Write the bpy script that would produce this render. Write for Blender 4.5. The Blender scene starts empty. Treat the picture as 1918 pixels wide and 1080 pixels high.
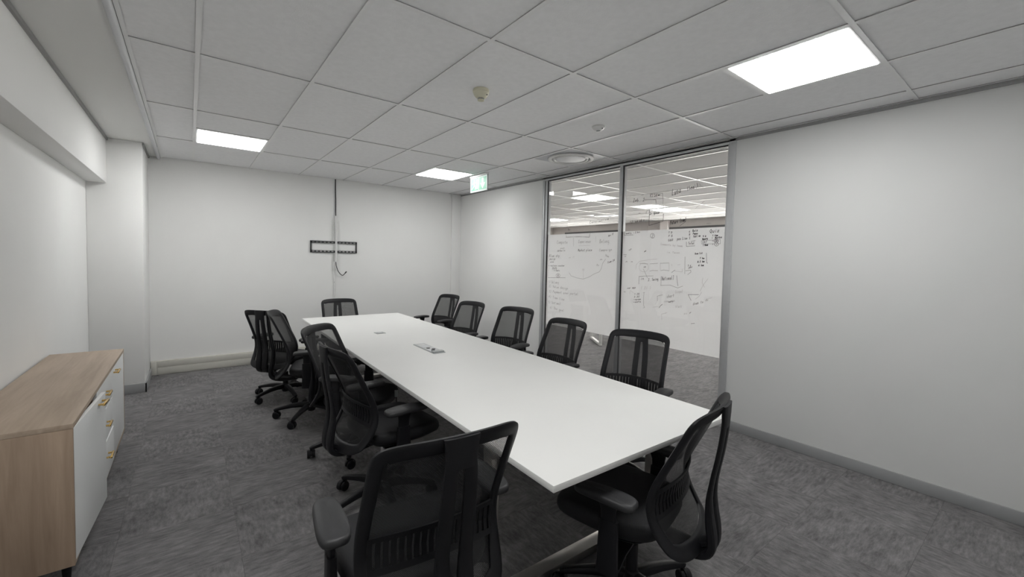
import bpy, bmesh, math, random
from mathutils import Vector, Matrix

# ------------------------------------------------------------------ camera, world, exposure
S = bpy.context.scene
COL = S.collection
cd = bpy.data.cameras.new('camera'); cam = bpy.data.objects.new('camera', cd); COL.objects.link(cam)
_r = Vector((0.79476169, -0.60651186, 0.02229845)); _u = Vector((0.00730206, 0.04629316, 0.99890121)); _f = Vector((0.6068777, 0.79372559, -0.04122082))
cam.matrix_world = Matrix(((_r.x, _u.x, -_f.x, -0.04414), (_r.y, _u.y, -_f.y, -0.64190), (_r.z, _u.z, -_f.z, 1.49554), (0, 0, 0, 1)))
cd.sensor_width = 36; cd.lens = 788.35 / 1918 * 36; cd.shift_x = 0.00079; cd.shift_y = -0.0119
cd.clip_start = 0.02; cd.clip_end = 200
S.camera = cam
w = bpy.data.worlds.new('overcast_sky'); S.world = w; w.use_nodes = True
bg = w.node_tree.nodes['Background']; bg.inputs[0].default_value = (1.0, 0.94, 0.91, 1); bg.inputs[1].default_value = 8.5
S.view_settings.view_transform = 'Standard'; S.view_settings.look = 'None'
S.view_settings.gamma = 1; S.view_settings.use_curve_mapping = False
S.view_settings.exposure = 0.1
S.cycles.max_bounces = 9; S.cycles.transparent_max_bounces = 14; S.cycles.caustics_reflective = False; S.cycles.caustics_refractive = False
LAMP = 20.0            # radiance of the LED panels

H = 2.615             # ceiling height
XW = 3.825            # right wall
YB = 5.97             # back wall
XL = -0.85            # left wall
YN = -1.25            # wall behind the camera
R = math.radians
rnd = random.Random(7)

# ------------------------------------------------------------------ materials
def nmat(name):
    m = bpy.data.materials.new(name); m.use_nodes = True
    nt = m.node_tree; b = nt.nodes['Principled BSDF']
    return m, nt, b
def lnk(nt, a, b): nt.links.new(a, b)
def lin(c): return tuple(((v / 255) / 12.92 if v / 255 <= .04045 else ((v / 255 + .055) / 1.055) ** 2.4) for v in c)
def simple(name, col, rough=.5, metal=0, var=.06, scale=8, bump=0, bscale=200, spec=.5):
    m, nt, b = nmat(name)
    tc = nt.nodes.new('ShaderNodeTexCoord'); n = nt.nodes.new('ShaderNodeTexNoise'); n.inputs['Scale'].default_value = scale; n.inputs['Detail'].default_value = 4
    lnk(nt, tc.outputs['Object'], n.inputs['Vector'])
    cr = nt.nodes.new('ShaderNodeValToRGB'); lnk(nt, n.outputs['Fac'], cr.inputs['Fac'])
    cr.color_ramp.elements[0].position = .3; cr.color_ramp.elements[1].position = .7
    cr.color_ramp.elements[0].color = (*[c * (1 - var) for c in col], 1); cr.color_ramp.elements[1].color = (*[min(1, c * (1 + var)) for c in col], 1)
    lnk(nt, cr.outputs['Color'], b.inputs['Base Color'])
    b.inputs['Roughness'].default_value = rough; b.inputs['Metallic'].default_value = metal; b.inputs['Specular IOR Level'].default_value = spec
    if bump:
        n2 = nt.nodes.new('ShaderNodeTexNoise'); n2.inputs['Scale'].default_value = bscale; n2.inputs['Detail'].default_value = 3
        lnk(nt, tc.outputs['Object'], n2.inputs['Vector'])
        bp = nt.nodes.new('ShaderNodeBump'); bp.inputs['Strength'].default_value = bump; bp.inputs['Distance'].default_value = .003
        lnk(nt, n2.outputs['Fac'], bp.inputs['Height']); lnk(nt, bp.outputs['Normal'], b.inputs['Normal'])
    return m
def emit(name, col, s):
    m, nt, b = nmat(name); b.inputs['Base Color'].default_value = (*[c * .25 for c in col], 1)
    n = nt.nodes.new('ShaderNodeTexNoise'); n.inputs['Scale'].default_value = 3
    mr = nt.nodes.new('ShaderNodeMapRange'); mr.inputs['To Min'].default_value = s * .98; mr.inputs['To Max'].default_value = s * 1.02
    lnk(nt, n.outputs['Fac'], mr.inputs['Value'])
    b.inputs['Emission Color'].default_value = (*col, 1); lnk(nt, mr.outputs['Result'], b.inputs['Emission Strength'])
    return m
def carpet(name, along_x):
    m, nt, b = nmat(name)
    g = nt.nodes.new('ShaderNodeNewGeometry'); oi = nt.nodes.new('ShaderNodeObjectInfo')
    def noise(sc, detail, rough=.6):
        mp = nt.nodes.new('ShaderNodeMapping'); mp.inputs['Scale'].default_value = sc
        lnk(nt, g.outputs['Position'], mp.inputs['Vector'])
        n = nt.nodes.new('ShaderNodeTexNoise'); n.inputs['Scale'].default_value = 1; n.inputs['Detail'].default_value = detail; n.inputs['Roughness'].default_value = rough
        n.noise_dimensions = '4D'
        mu = nt.nodes.new('ShaderNodeMath'); mu.operation = 'MULTIPLY'; mu.inputs[1].default_value = 40; lnk(nt, oi.outputs['Random'], mu.inputs[0]); lnk(nt, mu.outputs[0], n.inputs['W'])
        lnk(nt, mp.outputs[0], n.inputs['Vector']); return n.outputs['Fac']
    a, c = (13, 58) if along_x else (48, 18)
    n1 = noise((a, c, 1), 5, .65); n2 = noise((5, 9, 1), 4); n3 = noise((420, 420, 1), 2)
    def mad(x, k, y):
        q = nt.nodes.new('ShaderNodeMath'); q.operation = 'MULTIPLY_ADD'; lnk(nt, x, q.inputs[0]); q.inputs[1].default_value = k
        if hasattr(y, 'is_linked'): lnk(nt, y, q.inputs[2])
        else: q.inputs[2].default_value = y
        return q.outputs[0]
    v = mad(n1, .85, mad(n2, .50, mad(n3, .45, mad(oi.outputs['Random'], .03, -.42))))
    cr = nt.nodes.new('ShaderNodeValToRGB'); lnk(nt, v, cr.inputs['Fac'])
    e = cr.color_ramp.elements
    e[0].position = .25; e[0].color = (.095, .093, .095, 1); e[1].position = .78; e[1].color = (.30, .292, .295, 1)
    x = e.new(.5); x.color = (.185, .180, .182, 1)
    lnk(nt, cr.outputs['Color'], b.inputs['Base Color']); b.inputs['Roughness'].default_value = .95; b.inputs['Specular IOR Level'].default_value = .1
    bp = nt.nodes.new('ShaderNodeBump'); bp.inputs['Strength'].default_value = .5; bp.inputs['Distance'].default_value = .004
    lnk(nt, v, bp.inputs['Height']); lnk(nt, bp.outputs['Normal'], b.inputs['Normal'])
    return m
def wood(name, c0, c1, axis):
    m, nt, b = nmat(name)
    tc = nt.nodes.new('ShaderNodeTexCoord'); mp = nt.nodes.new('ShaderNodeMapping')
    sc = [26, 26, 26]; sc[axis] = 1.8; mp.inputs['Scale'].default_value = sc
    lnk(nt, tc.outputs['Object'], mp.inputs['Vector'])
    n = nt.nodes.new('ShaderNodeTexNoise'); n.inputs['Scale'].default_value = 1; n.inputs['Detail'].default_value = 7; n.inputs['Roughness'].default_value = .62; n.inputs['Distortion'].default_value = .6
    lnk(nt, mp.outputs[0], n.inputs['Vector'])
    mp2 = nt.nodes.new('ShaderNodeMapping'); sc = [6, 6, 6]; sc[axis] = .9; mp2.inputs['Scale'].default_value = sc; lnk(nt, tc.outputs['Object'], mp2.inputs['Vector'])
    n2 = nt.nodes.new('ShaderNodeTexNoise'); n2.inputs['Scale'].default_value = 1; n2.inputs['Detail'].default_value = 3; lnk(nt, mp2.outputs[0], n2.inputs['Vector'])
    ad = nt.nodes.new('ShaderNodeMath'); ad.operation = 'MULTIPLY_ADD'; lnk(nt, n2.outputs['Fac'], ad.inputs[0]); ad.inputs[1].default_value = .6
    m2 = nt.nodes.new('ShaderNodeMath'); m2.operation = 'MULTIPLY'; lnk(nt, n.outputs['Fac'], m2.inputs[0]); m2.inputs[1].default_value = .5; lnk(nt, m2.outputs[0], ad.inputs[2])
    cr = nt.nodes.new('ShaderNodeValToRGB'); lnk(nt, ad.outputs[0], cr.inputs['Fac'])
    cr.color_ramp.elements[0].position = .35; cr.color_ramp.elements[1].position = .72
    cr.color_ramp.elements[0].color = (*c0, 1); cr.color_ramp.elements[1].color = (*c1, 1)
    lnk(nt, cr.outputs['Color'], b.inputs['Base Color']); b.inputs['Roughness'].default_value = .55
    return m
def glass(name, tint=(.97, .98, .975)):
    m = bpy.data.materials.new(name); m.use_nodes = True; nt = m.node_tree; nt.nodes.clear()
    o = nt.nodes.new('ShaderNodeOutputMaterial'); mx = nt.nodes.new('ShaderNodeMixShader'); t = nt.nodes.new('ShaderNodeBsdfTransparent'); g = nt.nodes.new('ShaderNodeBsdfGlossy'); f = nt.nodes.new('ShaderNodeFresnel')
    t.inputs[0].default_value = (*tint, 1); g.inputs['Roughness'].default_value = 0.0; f.inputs[0].default_value = 1.62
    n = nt.nodes.new('ShaderNodeTexNoise'); n.inputs['Scale'].default_value = 2; bp = nt.nodes.new('ShaderNodeBump'); bp.inputs['Strength'].default_value = .01; bp.inputs['Distance'].default_value = .001
    lnk(nt, n.outputs['Fac'], bp.inputs['Height']); lnk(nt, bp.outputs[0], g.inputs['Normal'])
    ge = nt.nodes.new('ShaderNodeNewGeometry'); sb = nt.nodes.new('ShaderNodeMath'); sb.operation = 'SUBTRACT'; sb.inputs[0].default_value = 1; lnk(nt, ge.outputs['Backfacing'], sb.inputs[1])
    fm = nt.nodes.new('ShaderNodeMath'); fm.operation = 'MULTIPLY'; lnk(nt, f.outputs[0], fm.inputs[0]); lnk(nt, sb.outputs[0], fm.inputs[1])   # one reflection per pane
    lnk(nt, fm.outputs[0], mx.inputs[0]); lnk(nt, t.outputs[0], mx.inputs[1]); lnk(nt, g.outputs[0], mx.inputs[2]); lnk(nt, mx.outputs[0], o.inputs[0])
    return m
def film_mat(name):
    m = bpy.data.materials.new(name); m.use_nodes = True; nt = m.node_tree; nt.nodes.clear()
    o = nt.nodes.new('ShaderNodeOutputMaterial'); mx = nt.nodes.new('ShaderNodeMixShader'); d = nt.nodes.new('ShaderNodeBsdfDiffuse'); t = nt.nodes.new('ShaderNodeBsdfTranslucent')
    n = nt.nodes.new('ShaderNodeTexNoise'); n.inputs['Scale'].default_value = 1.4; n.inputs['Detail'].default_value = 3
    cr = nt.nodes.new('ShaderNodeValToRGB'); cr.color_ramp.elements[0].color = (.84, .84, .85, 1); cr.color_ramp.elements[1].color = (.90, .89, .89, 1); lnk(nt, n.outputs['Fac'], cr.inputs[0])
    lnk(nt, cr.outputs[0], d.inputs[0]); lnk(nt, cr.outputs[0], t.inputs[0])
    mx.inputs[0].default_value = .68; lnk(nt, d.outputs[0], mx.inputs[1]); lnk(nt, t.outputs[0], mx.inputs[2]); lnk(nt, mx.outputs[0], o.inputs[0])
    return m
def weave_mat(name, pitch, hole):
    m, nt, b = nmat(name); b.inputs['Base Color'].default_value = (.008, .008, .0095, 1); b.inputs['Roughness'].default_value = .6
    tc = nt.nodes.new('ShaderNodeTexCoord'); sp = nt.nodes.new('ShaderNodeSeparateXYZ'); lnk(nt, tc.outputs['Object'], sp.inputs[0])
    def M(op, a, c=None):
        q = nt.nodes.new('ShaderNodeMath'); q.operation = op
        for i, v in enumerate((a, c)):
            if v is None: continue
            if isinstance(v, (int, float)): q.inputs[i].default_value = v
            else: lnk(nt, v, q.inputs[i])
        return q.outputs[0]
    a = M('ADD', sp.outputs[0], sp.outputs[2]); c = M('SUBTRACT', sp.outputs[0], sp.outputs[2])
    def cell(v): return M('LESS_THAN', M('FRACT', M('ADD', M('DIVIDE', v, pitch), 100.)), hole)
    h = M('MULTIPLY', cell(a), cell(c))
    lnk(nt, M('SUBTRACT', 1., h), b.inputs['Alpha'])
    return m

MW = simple('wall_paint', (.83, .83, .82), .75, var=.012, scale=2, bump=.04, bscale=300, spec=.25)
MWR = simple('wall_paint_vignetted', (.68, .685, .68), .75, var=.012, scale=2, bump=.04, bscale=300, spec=.25)  # same partition paint, darkened to put lens vignetting into the near section
MCEILPL = simple('ceiling_plaster', (.83, .83, .815), .85, var=.01, scale=2, spec=.2)
MTILE = simple('ceiling_tile_board', (.87, .87, .88), .9, var=.025, scale=26, bump=.25, bscale=120, spec=.1)
MBAR = simple('grid_white_enamel', (.84, .84, .84), .35, var=.01)
_nt = MBAR.node_tree; _b = _nt.nodes['Principled BSDF']; _tc = _nt.nodes.new('ShaderNodeTexCoord'); _sp = _nt.nodes.new('ShaderNodeSeparateXYZ'); lnk(_nt, _tc.outputs['Object'], _sp.inputs[0])
_gt = _nt.nodes.new('ShaderNodeMath'); _gt.operation = 'GREATER_THAN'; _gt.inputs[1].default_value = .0027; lnk(_nt, _sp.outputs[2], _gt.inputs[0])     # reveal above the flange painted darker, as the shadow in the tile gap
_mx = _nt.nodes.new('ShaderNodeMix'); _mx.data_type = 'RGBA'; lnk(_nt, _gt.outputs[0], _mx.inputs[0]); lnk(_nt, _b.inputs['Base Color'].links[0].from_socket, _mx.inputs[6]); _mx.inputs[7].default_value = (.36, .36, .36, 1); lnk(_nt, _mx.outputs[2], _b.inputs['Base Color'])
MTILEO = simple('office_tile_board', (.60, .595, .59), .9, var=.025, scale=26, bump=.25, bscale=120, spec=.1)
MBARO = simple('office_grid_window_sheen', (.92, .92, .91), .3, var=.01)  # brighter white stands in for window light grazing the bars
MPLEN = simple('plenum_dark', (.05, .05, .05), .9)
MTRIMG = simple('trim_grey', (.30, .30, .30), .45, var=.02)
MALU = simple('anodised_aluminium', (.56, .57, .58), .4, metal=.3, var=.02, scale=30)
MBLACK = simple('black_gasket', (.015, .015, .016), .5)
MSKIRT = simple('skirting_grey', (.32, .325, .33), .5, var=.03)
MTRUNK = simple('trunking_cream', (.60, .59, .54), .5, var=.02)
MCA = carpet('carpet_quarter_a', True); MCB = carpet('carpet_quarter_b', False)
MGL = glass('clear_glass'); MFILM = film_mat('frosted_film')
MLED = emit('led_diffuser', (1.0, 1.0, .985), LAMP)
MLEDF = simple('led_frame_white', (.75, .75, .75), .4)
MWP = simple('white_laminate', (.80, .80, .785), .52, var=.008, scale=3)
MWE = simple('white_edge_band', (.62, .62, .64), .5, var=.01)
MCH = simple('brushed_steel', (.62, .60, .57), .28, metal=1, var=.05, scale=20)
MCHR = simple('chrome', (.7, .7, .7), .12, metal=1, var=.02)
MPL = simple('black_nylon', (.0075, .0075, .0095), .48, var=.1, bump=.08, bscale=600, spec=.28)
MFAB = simple('black_seat_fabric', (.0115, .0115, .0135), .6, var=.15, scale=60, bump=.3, bscale=900, spec=.3)
MPAD = simple('arm_pad_black', (.020, .020, .022), .5, var=.1, bump=.05, bscale=700)
MWEAVE = weave_mat('backrest_mesh', .0050, .53)
MOAKT = wood('oak_laminate_top', lin((152, 134, 116)), lin((190, 172, 154)), 1)
MOAKS = wood('oak_laminate_side_shaded', lin((136, 115, 97)), lin((184, 162, 141)), 2)  # same oak as the top, with the side's shade put into darker tones
MDOOR = simple('white_door_lacquer', (.84, .85, .845), .4, var=.008, scale=3)
MGOLD = simple('brass', (.78, .53, .20), .25, metal=1, var=.05)
MVENT = simple('vent_grey_enamel', (.58, .59, .61), .35, var=.01)
MCREAM = simple('aged_cream_plastic', (.66, .64, .50), .45, var=.03)
MWPL = simple('white_plastic', (.72, .72, .71), .4, var=.01)
MGREY = simple('grey_socket_plastic', (.36, .38, .38), .4, var=.03)
MDK = simple('dark_grey_metal', (.05, .05, .052), .5, var=.05)
INKS = [simple('ink_faint', (.50, .48, .48), .8), simple('ink_light', (.26, .25, .25), .8), simple('ink_mid', (.11, .105, .11), .8), simple('ink_dark', (.05, .05, .055), .8)]

# ------------------------------------------------------------------ mesh helpers
class MB:
    def __init__(s): s.v = []; s.f = []
    def add(s, vs, fs):
        o = len(s.v); s.v += [tuple(v) for v in vs]; s.f += [tuple(i + o for i in f) for f in fs]; return s
    def box(s, x0, x1, y0, y1, z0, z1, M=None):
        vs = [Vector(p) for p in ((x0, y0, z0), (x1, y0, z0), (x1, y1, z0), (x0, y1, z0), (x0, y0, z1), (x1, y0, z1), (x1, y1, z1), (x0, y1, z1))]
        if M: vs = [M @ v for v in vs]
        return s.add(vs, [(0, 3, 2, 1), (4, 5, 6, 7), (0, 1, 5, 4), (1, 2, 6, 5), (2, 3, 7, 6), (3, 0, 4, 7)])
    def loft(s, rings, cap=True, closed=False):
        n = len(rings[0]); o = len(s.v); vs = []; fs = []
        for r_ in rings: vs += r_
        m = len(rings)
        for i in range(m if closed else m - 1):
            a = i * n; b = ((i + 1) % m) * n
            for j in range(n):
                k = (j + 1) % n; fs.append((a + j, a + k, b + k, b + j))
        if cap and not closed:
            fs.append(tuple(range(n))[::-1]); fs.append(tuple(range((m - 1) * n, m * n)))
        return s.add(vs, fs)
    def lathe(s, prof, n=24, M=None, cap=True):
        rings = []
        for r_, z in prof:
            ring = [Vector((r_ * math.cos(2 * math.pi * k / n), r_ * math.sin(2 * math.pi * k / n), z)) for k in range(n)]
            rings.append([M @ v for v in ring] if M else ring)
        return s.loft(rings, cap)
    def tube(s, path, r_, n=8):
        path = [Vector(p) for p in path]
        rr = r_ if isinstance(r_, (list, tuple)) else [r_] * len(path)
        rings = []; up = None
        for i, p in enumerate(path):
            t = (path[min(i + 1, len(path) - 1)] - path[max(i - 1, 0)]).normalized()
            if up is None: up = Vector((0, 0, 1)) if abs(t.z) < .9 else Vector((1, 0, 0))
            a = t.cross(up).normalized(); b = a.cross(t).normalized(); up = b
            rings.append([p + rr[i] * (math.cos(2 * math.pi * k / n) * a + math.sin(2 * math.pi * k / n) * b) for k in range(n)])
        return s.loft(rings)
    def strap(s, path, side, ws, hs, n=10, e=.5):
        # superelliptic section swept along a path; side = constant lateral vector
        path = [Vector(p) for p in path]; side = Vector(side).normalized(); rings = []
        for i, p in enumerate(path):
            t = (path[min(i + 1, len(path) - 1)] - path[max(i - 1, 0)]).normalized()
            nn = side.cross(t).normalized()
            w_ = ws[i] if isinstance(ws, (list, tuple)) else ws; h_ = hs[i] if isinstance(hs, (list, tuple)) else hs
            ring = []
            for k in range(n):
                c, d = math.cos(2 * math.pi * (k + .5) / n), math.sin(2 * math.pi * (k + .5) / n)
                ring.append(p + side * (w_ / 2) * math.copysign(abs(c) ** e, c) + nn * (h_ / 2) * math.copysign(abs(d) ** e, d))
            rings.append(ring)
        return s.loft(rings)
    def build(s, name, mat, parent=None, smooth=False, bevel=0, seg=2, sharp=35):
        me = bpy.data.meshes.new(name); me.from_pydata([tuple(v) for v in s.v], [], s.f)
        bm = bmesh.new(); bm.from_mesh(me)
        bmesh.ops.recalc_face_normals(bm, faces=bm.faces)
        if bevel:
            es = [e for e in bm.edges if len(e.link_faces) == 2 and e.calc_face_angle() > R(30)]
            bmesh.ops.bevel(bm, geom=es, offset=bevel, segments=seg, profile=.5, affect='EDGES', clamp_overlap=True)
        bm.to_mesh(me); bm.free()
        if smooth or bevel:
            me.polygons.foreach_set('use_smooth', [True] * len(me.polygons)); me.set_sharp_from_angle(angle=R(sharp))
        me.materials.append(mat)
        o = bpy.data.objects.new(name, me); COL.objects.link(o)
        if parent: o.parent = parent
        return o
def tag(o, label, cat, group=None):
    o['label'] = label; o['category'] = cat
    if group: o['group'] = group
    return o
def struct(o, label=None):
    o['kind'] = 'structure'
    if label: o['label'] = label
    return o
def empty(name, loc=(0, 0, 0), rz=0):
    o = bpy.data.objects.new(name, None); o.empty_display_size = .1; COL.objects.link(o); o.location = loc; o.rotation_euler = (0, 0, rz); return o
def link_copy(o, parent, loc=None):
    c = o.copy(); COL.objects.link(c); c.parent = parent
    if loc is not None: c.location = loc
    for ch in o.children: link_copy(ch, c)
    return c
def dup(root):
    r_ = root.copy(); COL.objects.link(r_)
    for ch in list(root.children): link_copy(ch, r_)
    return r_
def interp(tab, x):
    if x <= tab[0][0]: return tab[0][1]
    for (a, b), (c, d) in zip(tab, tab[1:]):
        if x <= c:
            t = (x - a) / (c - a); t = t * t * (3 - 2 * t) if False else t
            return b + (d - b) * t
    return tab[-1][1]
def catmull(pts, k):
    pts = [Vector(p) for p in pts]; out = []
    for i in range(len(pts) - 1):
        p0 = pts[max(i - 1, 0)]; p1 = pts[i]; p2 = pts[i + 1]; p3 = pts[min(i + 2, len(pts) - 1)]
        for j in range(k):
            t = j / k
            out.append(.5 * ((2 * p1) + (p2 - p0) * t + (2 * p0 - 5 * p1 + 4 * p2 - p3) * t * t + (3 * p1 - p0 - 3 * p2 + p3) * t ** 3))
    out.append(pts[-1]); return out

# ------------------------------------------------------------------ the room shell
XO = 10.2; YO0, YO1 = -1.6, 10.4                       # the open-plan office beyond the glass
floor = struct(MB().box(XL - .1, XW + .1, YN - .1, YB + .1, -.12, -.006).build('floor', MDK), 'grey carpet tile floor of the meeting room')
TS = .5; _tc = {}
y = YN; row = 0
while y < YB - .01:
    y1 = min(y + TS, YB); x = XL; c_ = 0
    while x < XW - .01:
        x1 = min(x + TS, XW); k = (round(x1 - x, 3), round(y1 - y, 3), (row + c_) % 2)
        if k not in _tc:
            _tc[k] = o = MB().box(-k[0] / 2 + .0004, k[0] / 2 - .0004, -k[1] / 2 + .0004, k[1] / 2 - .0004, -.006, 0).build('carpet_tile', MCA if k[2] else MCB, floor)
        else:
            o = _tc[k].copy(); COL.objects.link(o); o.parent = floor
        o.location = ((x + x1) / 2, (y + y1) / 2, 0)
        x = x1; c_ += 1
    y = y1; row += 1
floor_office = struct(MB().box(XW + .1, XO + .2, YO0, YO1, -.1, 0).build('floor_office', MCA), 'grey carpet of the open office beyond the glass')

wl = struct(MB().box(XL - .1, XL, YN - .1, YB + .1, 0, H + .3).build('wall_left', MW), 'white wall behind the sideboard')
wb = struct(MB().box(XL - .1, XW + .1, YB, YB + .1, 0, H + .3).build('wall_back', MW), 'white wall at the far end with the screen bracket')
wf = struct(MB().box(XL - .1, XW + .1, YN - .1, YN, 0, H + .3).build('wall_front', MW), 'white wall behind the viewer')
YG0, YG1 = 1.165, 3.735                                # glazed opening in the right wall
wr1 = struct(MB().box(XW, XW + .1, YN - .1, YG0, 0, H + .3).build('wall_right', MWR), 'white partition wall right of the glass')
wr2 = struct(MB().box(XW, XW + .1, YG1, YB + .1, 0, H + .3).build('wall_right', MW), 'white partition wall between the glass and the far corner')
struct(MB().box(XW, XW + .1, YG0, YG1, H - .012, H + .3).build('wall_lintel', MW), 'strip of partition above the glass')
# column, beam, corner pilaster
struct(MB().box(XL, -.428, 5.205, YB, 0, H).build('wall_column', MW, bevel=.006), 'white square column in the far left corner')
struct(MB().box(XL, -.70, YN, 5.205, 2.165, H).build('wall_beam', MW, bevel=.004), 'white downstand beam along the left wall')
struct(MB().box(3.645, XW, YB - .035, YB, .17, H).build('wall_pilaster', MW, bevel=.003), 'shallow white pilaster in the far right corner')
# skirtings
struct(MB().box(XW - .014, XW, YN, YG0, 0, .083).build('baseboard_right', MSKIRT, bevel=.003), 'grey skirting along the right wall')
struct(MB().box(XW - .014, XW, YG1, YB, 0, .083).build('baseboard_right', MSKIRT, bevel=.003), 'grey skirting between the glass and the far corner')
bc = struct(MB().box(XL, -.414, 5.191, 5.205, 0, .1).box(-.428, -.414, 5.191, YB - .06, 0, .1).build('baseboard_column', MSKIRT, bevel=.002), 'grey skirting around the column')
struct(MB().box(XL, XL + .014, YN, 5.19, 0, .1).build('baseboard_left', MSKIRT, bevel=.003), 'grey skirting along the left wall')
tr = struct(MB().box(-.425, XW, YB - .05, YB, 0, .168).build('baseboard_back', MTRUNK, bevel=.004), 'cream power trunking along the foot of the far wall')
MB().box(-.36, 3.8, YB - .0535, YB - .05, .094, .158).build('trunking_lid', MTRUNK, tr, bevel=.0015)
MB().box(-.36, 3.8, YB - .0535, YB - .05, .010, .088).build('trunking_lid', MTRUNK, tr, bevel=.0015)
MB().box(-.424, -.372, YB - .055, YB - .05, .004, .166).build('trunking_end_cap', MTRUNK, tr, bevel=.002)
# shadow trims at ceiling level
struct(MB().box(XW - .012, XW, YN, YB, H - .026, H - .006).build('trim_1', MTRIMG), 'grey shadow trim at the top of the right wall')
struct(MB().box(-.70, -.685, YN, 5.205, H - .024, H).build('trim_2', MTRIMG), 'grey shadow trim at the top of the beam')
struct(MB().box(-.428, -.415, 5.205, YB, H - .026, H).build('trim_3', MTRIMG), 'grey shadow trim at the top of the column')
b_ = MB(); b_.strap([(-.331, YN, H - .008), (-.331, YB, H - .008)], (1, 0, 0), .036, .044, n=16, e=.9)
struct(b_.build('trim_4', MVENT, smooth=True), 'rounded ceiling trim between plaster strip and tiles')

# ------------------------------------------------------------------ ceilings
ceil = struct(MB().box(XL - .1, XO + .2, YO0, YO1, H + .12, H + .3).build('ceiling', MPLEN), 'suspended tile ceiling')
MB().box(-.70, -.345, YN, YB, H, H + .02).build('plaster_strip', MCEILPL, ceil)
_ct = {}
def tile(x0, x1, y0, y1, mat=MTILE):
    k = (round(x1 - x0, 3), round(y1 - y0, 3), mat.name)
    if k not in _ct:
        a, b, _n = k; _ct[k] = o = MB().box(-a / 2 + .003, a / 2 - .003, -b / 2 + .003, b / 2 - .003, .0072, .024).build('ceiling_tile', mat, ceil)
    else:
        o = _ct[k].copy(); COL.objects.link(o); o.parent = ceil
    o.location = ((x0 + x1) / 2, (y0 + y1) / 2, H)
_bt = {}
def bar(x0, x1, y0, y1, mat=MBAR):
    k = (round(x1 - x0, 3), round(y1 - y0, 3), mat.name)
    if k not in _bt:
        a, b, _n = k; m = MB().box(-a / 2, a / 2, -b / 2, b / 2, 0, .0025)
        if a < b: m.box(-a / 2 + .002, a / 2 - .002, -b / 2, b / 2, .0032, .0076)
        else: m.box(-a / 2, a / 2, -b / 2 + .002, b / 2 - .002, .0032, .0076)
        _bt[k] = o = m.build('grid_bar', mat, ceil)
    else:
        o = _bt[k].copy(); COL.objects.link(o); o.parent = ceil
    o.location = ((x0 + x1) / 2, (y0 + y1) / 2, H)
BW = .012
XR = [-.312, 0, .6, 1.2, 1.8, 2.4, 3.0, 3.6, XW - .001]
YR = [YN, -1.2, 0, 1.2, 2.4, 3.6, 4.8, YB]
half = {(2.4, 0.0): 'lo', (0.0, 3.6): 'hi', (2.4, 3.6): 'hi', (0.0, 0.0): 'lo', (3.0, 2.4): 'lo'}   # cells whose first or second half holds a lamp or vent
for i in range(len(XR) - 1):
    for j in range(len(YR) - 1):
        x0, x1, y0, y1 = XR[i], XR[i + 1], YR[j], YR[j + 1]
        h_ = half.get((x0, float(y0)))
        if h_ == 'lo': tile(x0, x1, y0 + .6, y1)
        elif h_ == 'hi': tile(x0, x1, y0, y0 + .6)
        else: tile(x0, x1, y0, y1)
        if h_: bar(x0 + BW, x1 - BW, y0 + .6 - BW, y0 + .6 + BW)
        if j < len(YR) - 2: bar(x0 + (BW if i else 0), x1 - BW, y1 - BW, y1 + BW)
    if 0 < i: bar(XR[i] - BW, XR[i] + BW, YN, YB)
bar(XR[0], XR[0] + .02, YN, YB); bar(XW - .02, XW, YN, YB)
XOg = [XW + .1] + [4.2 + .6 * k for k in range(11)]
YOg = [YO0, -1.2, 0, 1.2, 2.4, 3.6, 4.8, 6.0, 7.2, 8.4, 9.6, YO1]
LAMPS_O = [(5.4, .6), (7.8, .6), (5.4, 4.2), (7.8, 4.2), (5.4, 7.8), (7.8, 7.8)]
VENT_O = (7.8, 6.0)
for i in range(len(XOg) - 1):
    for j in range(len(YOg) - 1):
        x0, x1, y0, y1 = XOg[i], XOg[i + 1], YOg[j], YOg[j + 1]
        lo = hi = False
        for (lx, ly) in LAMPS_O + [VENT_O]:
            if abs(lx - x0) < .01 and abs(ly - y0) < .01: lo = True
            if abs(lx - x0) < .01 and abs(ly - y0 - .6) < .01: hi = True
        if lo: tile(x0, x1, y0 + .6, y1, MTILEO)
        elif hi: tile(x0, x1, y0, y0 + .6, MTILEO)
        else: tile(x0, x1, y0, y1, MTILEO)
        if lo or hi: bar(x0 + BW, x1 - BW, y0 + .6 - BW, y0 + .6 + BW, MBARO)
        if j < len(YOg) - 2: bar(x0 + (BW if i else 0), x1 - BW, y1 - BW, y1 + BW, MBARO)
    if i: bar(x0 - BW, x0 + BW, YO0, YO1, MBARO)

# ------------------------------------------------------------------ glazed partition in the right wall
win = struct(empty('window_1', (XW, (YG0 + YG1) / 2, 0)), 'aluminium framed glass partition with frosted writing band')
OFF = Vector((XW, (YG0 + YG1) / 2, 0))
def wpart(m, name, mat, **k):
    m.v = [tuple(Vector(v) - OFF) for v in m.v]; return m.build(name, mat, win, **k)
XF0, XF1 = XW - .012, XW + .062
wpart(MB().box(XF0, XF1, YG0, 1.222, 0, H - .004), 'frame_post', MALU, bevel=.002)
wpart(MB().box(XF0 + .008, XF1, 1.222, 1.236, 0, H - .05), 'frame_post', MALU, bevel=.001)
wpart(MB().box(XF0, XF1, 2.388, 2.432, 0, H - .05), 'frame_mullion', MALU, bevel=.002)
wpart(MB().box(XF0, XF1, 3.690, YG1, 0, H - .004), 'frame_post', MALU, bevel=.002)
wpart(MB().box(XF0 + .006, XF1, 3.640, 3.682, 0, H - .05), 'frame_post', MALU, bevel=.002)
wpart(MB().box(XF0 + .01, XF1, 3.682, 3.690, 0, H - .05), 'gasket', MBLACK)
wpart(MB().box(XF0, XF1, 1.222, 3.690, H - .05, H - .012), 'frame_head', MALU, bevel=.002)
wpart(MB().box(XF0, XF1, 1.222, 3.690, 0, .09), 'frame_sill', MALU, bevel=.002)
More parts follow.
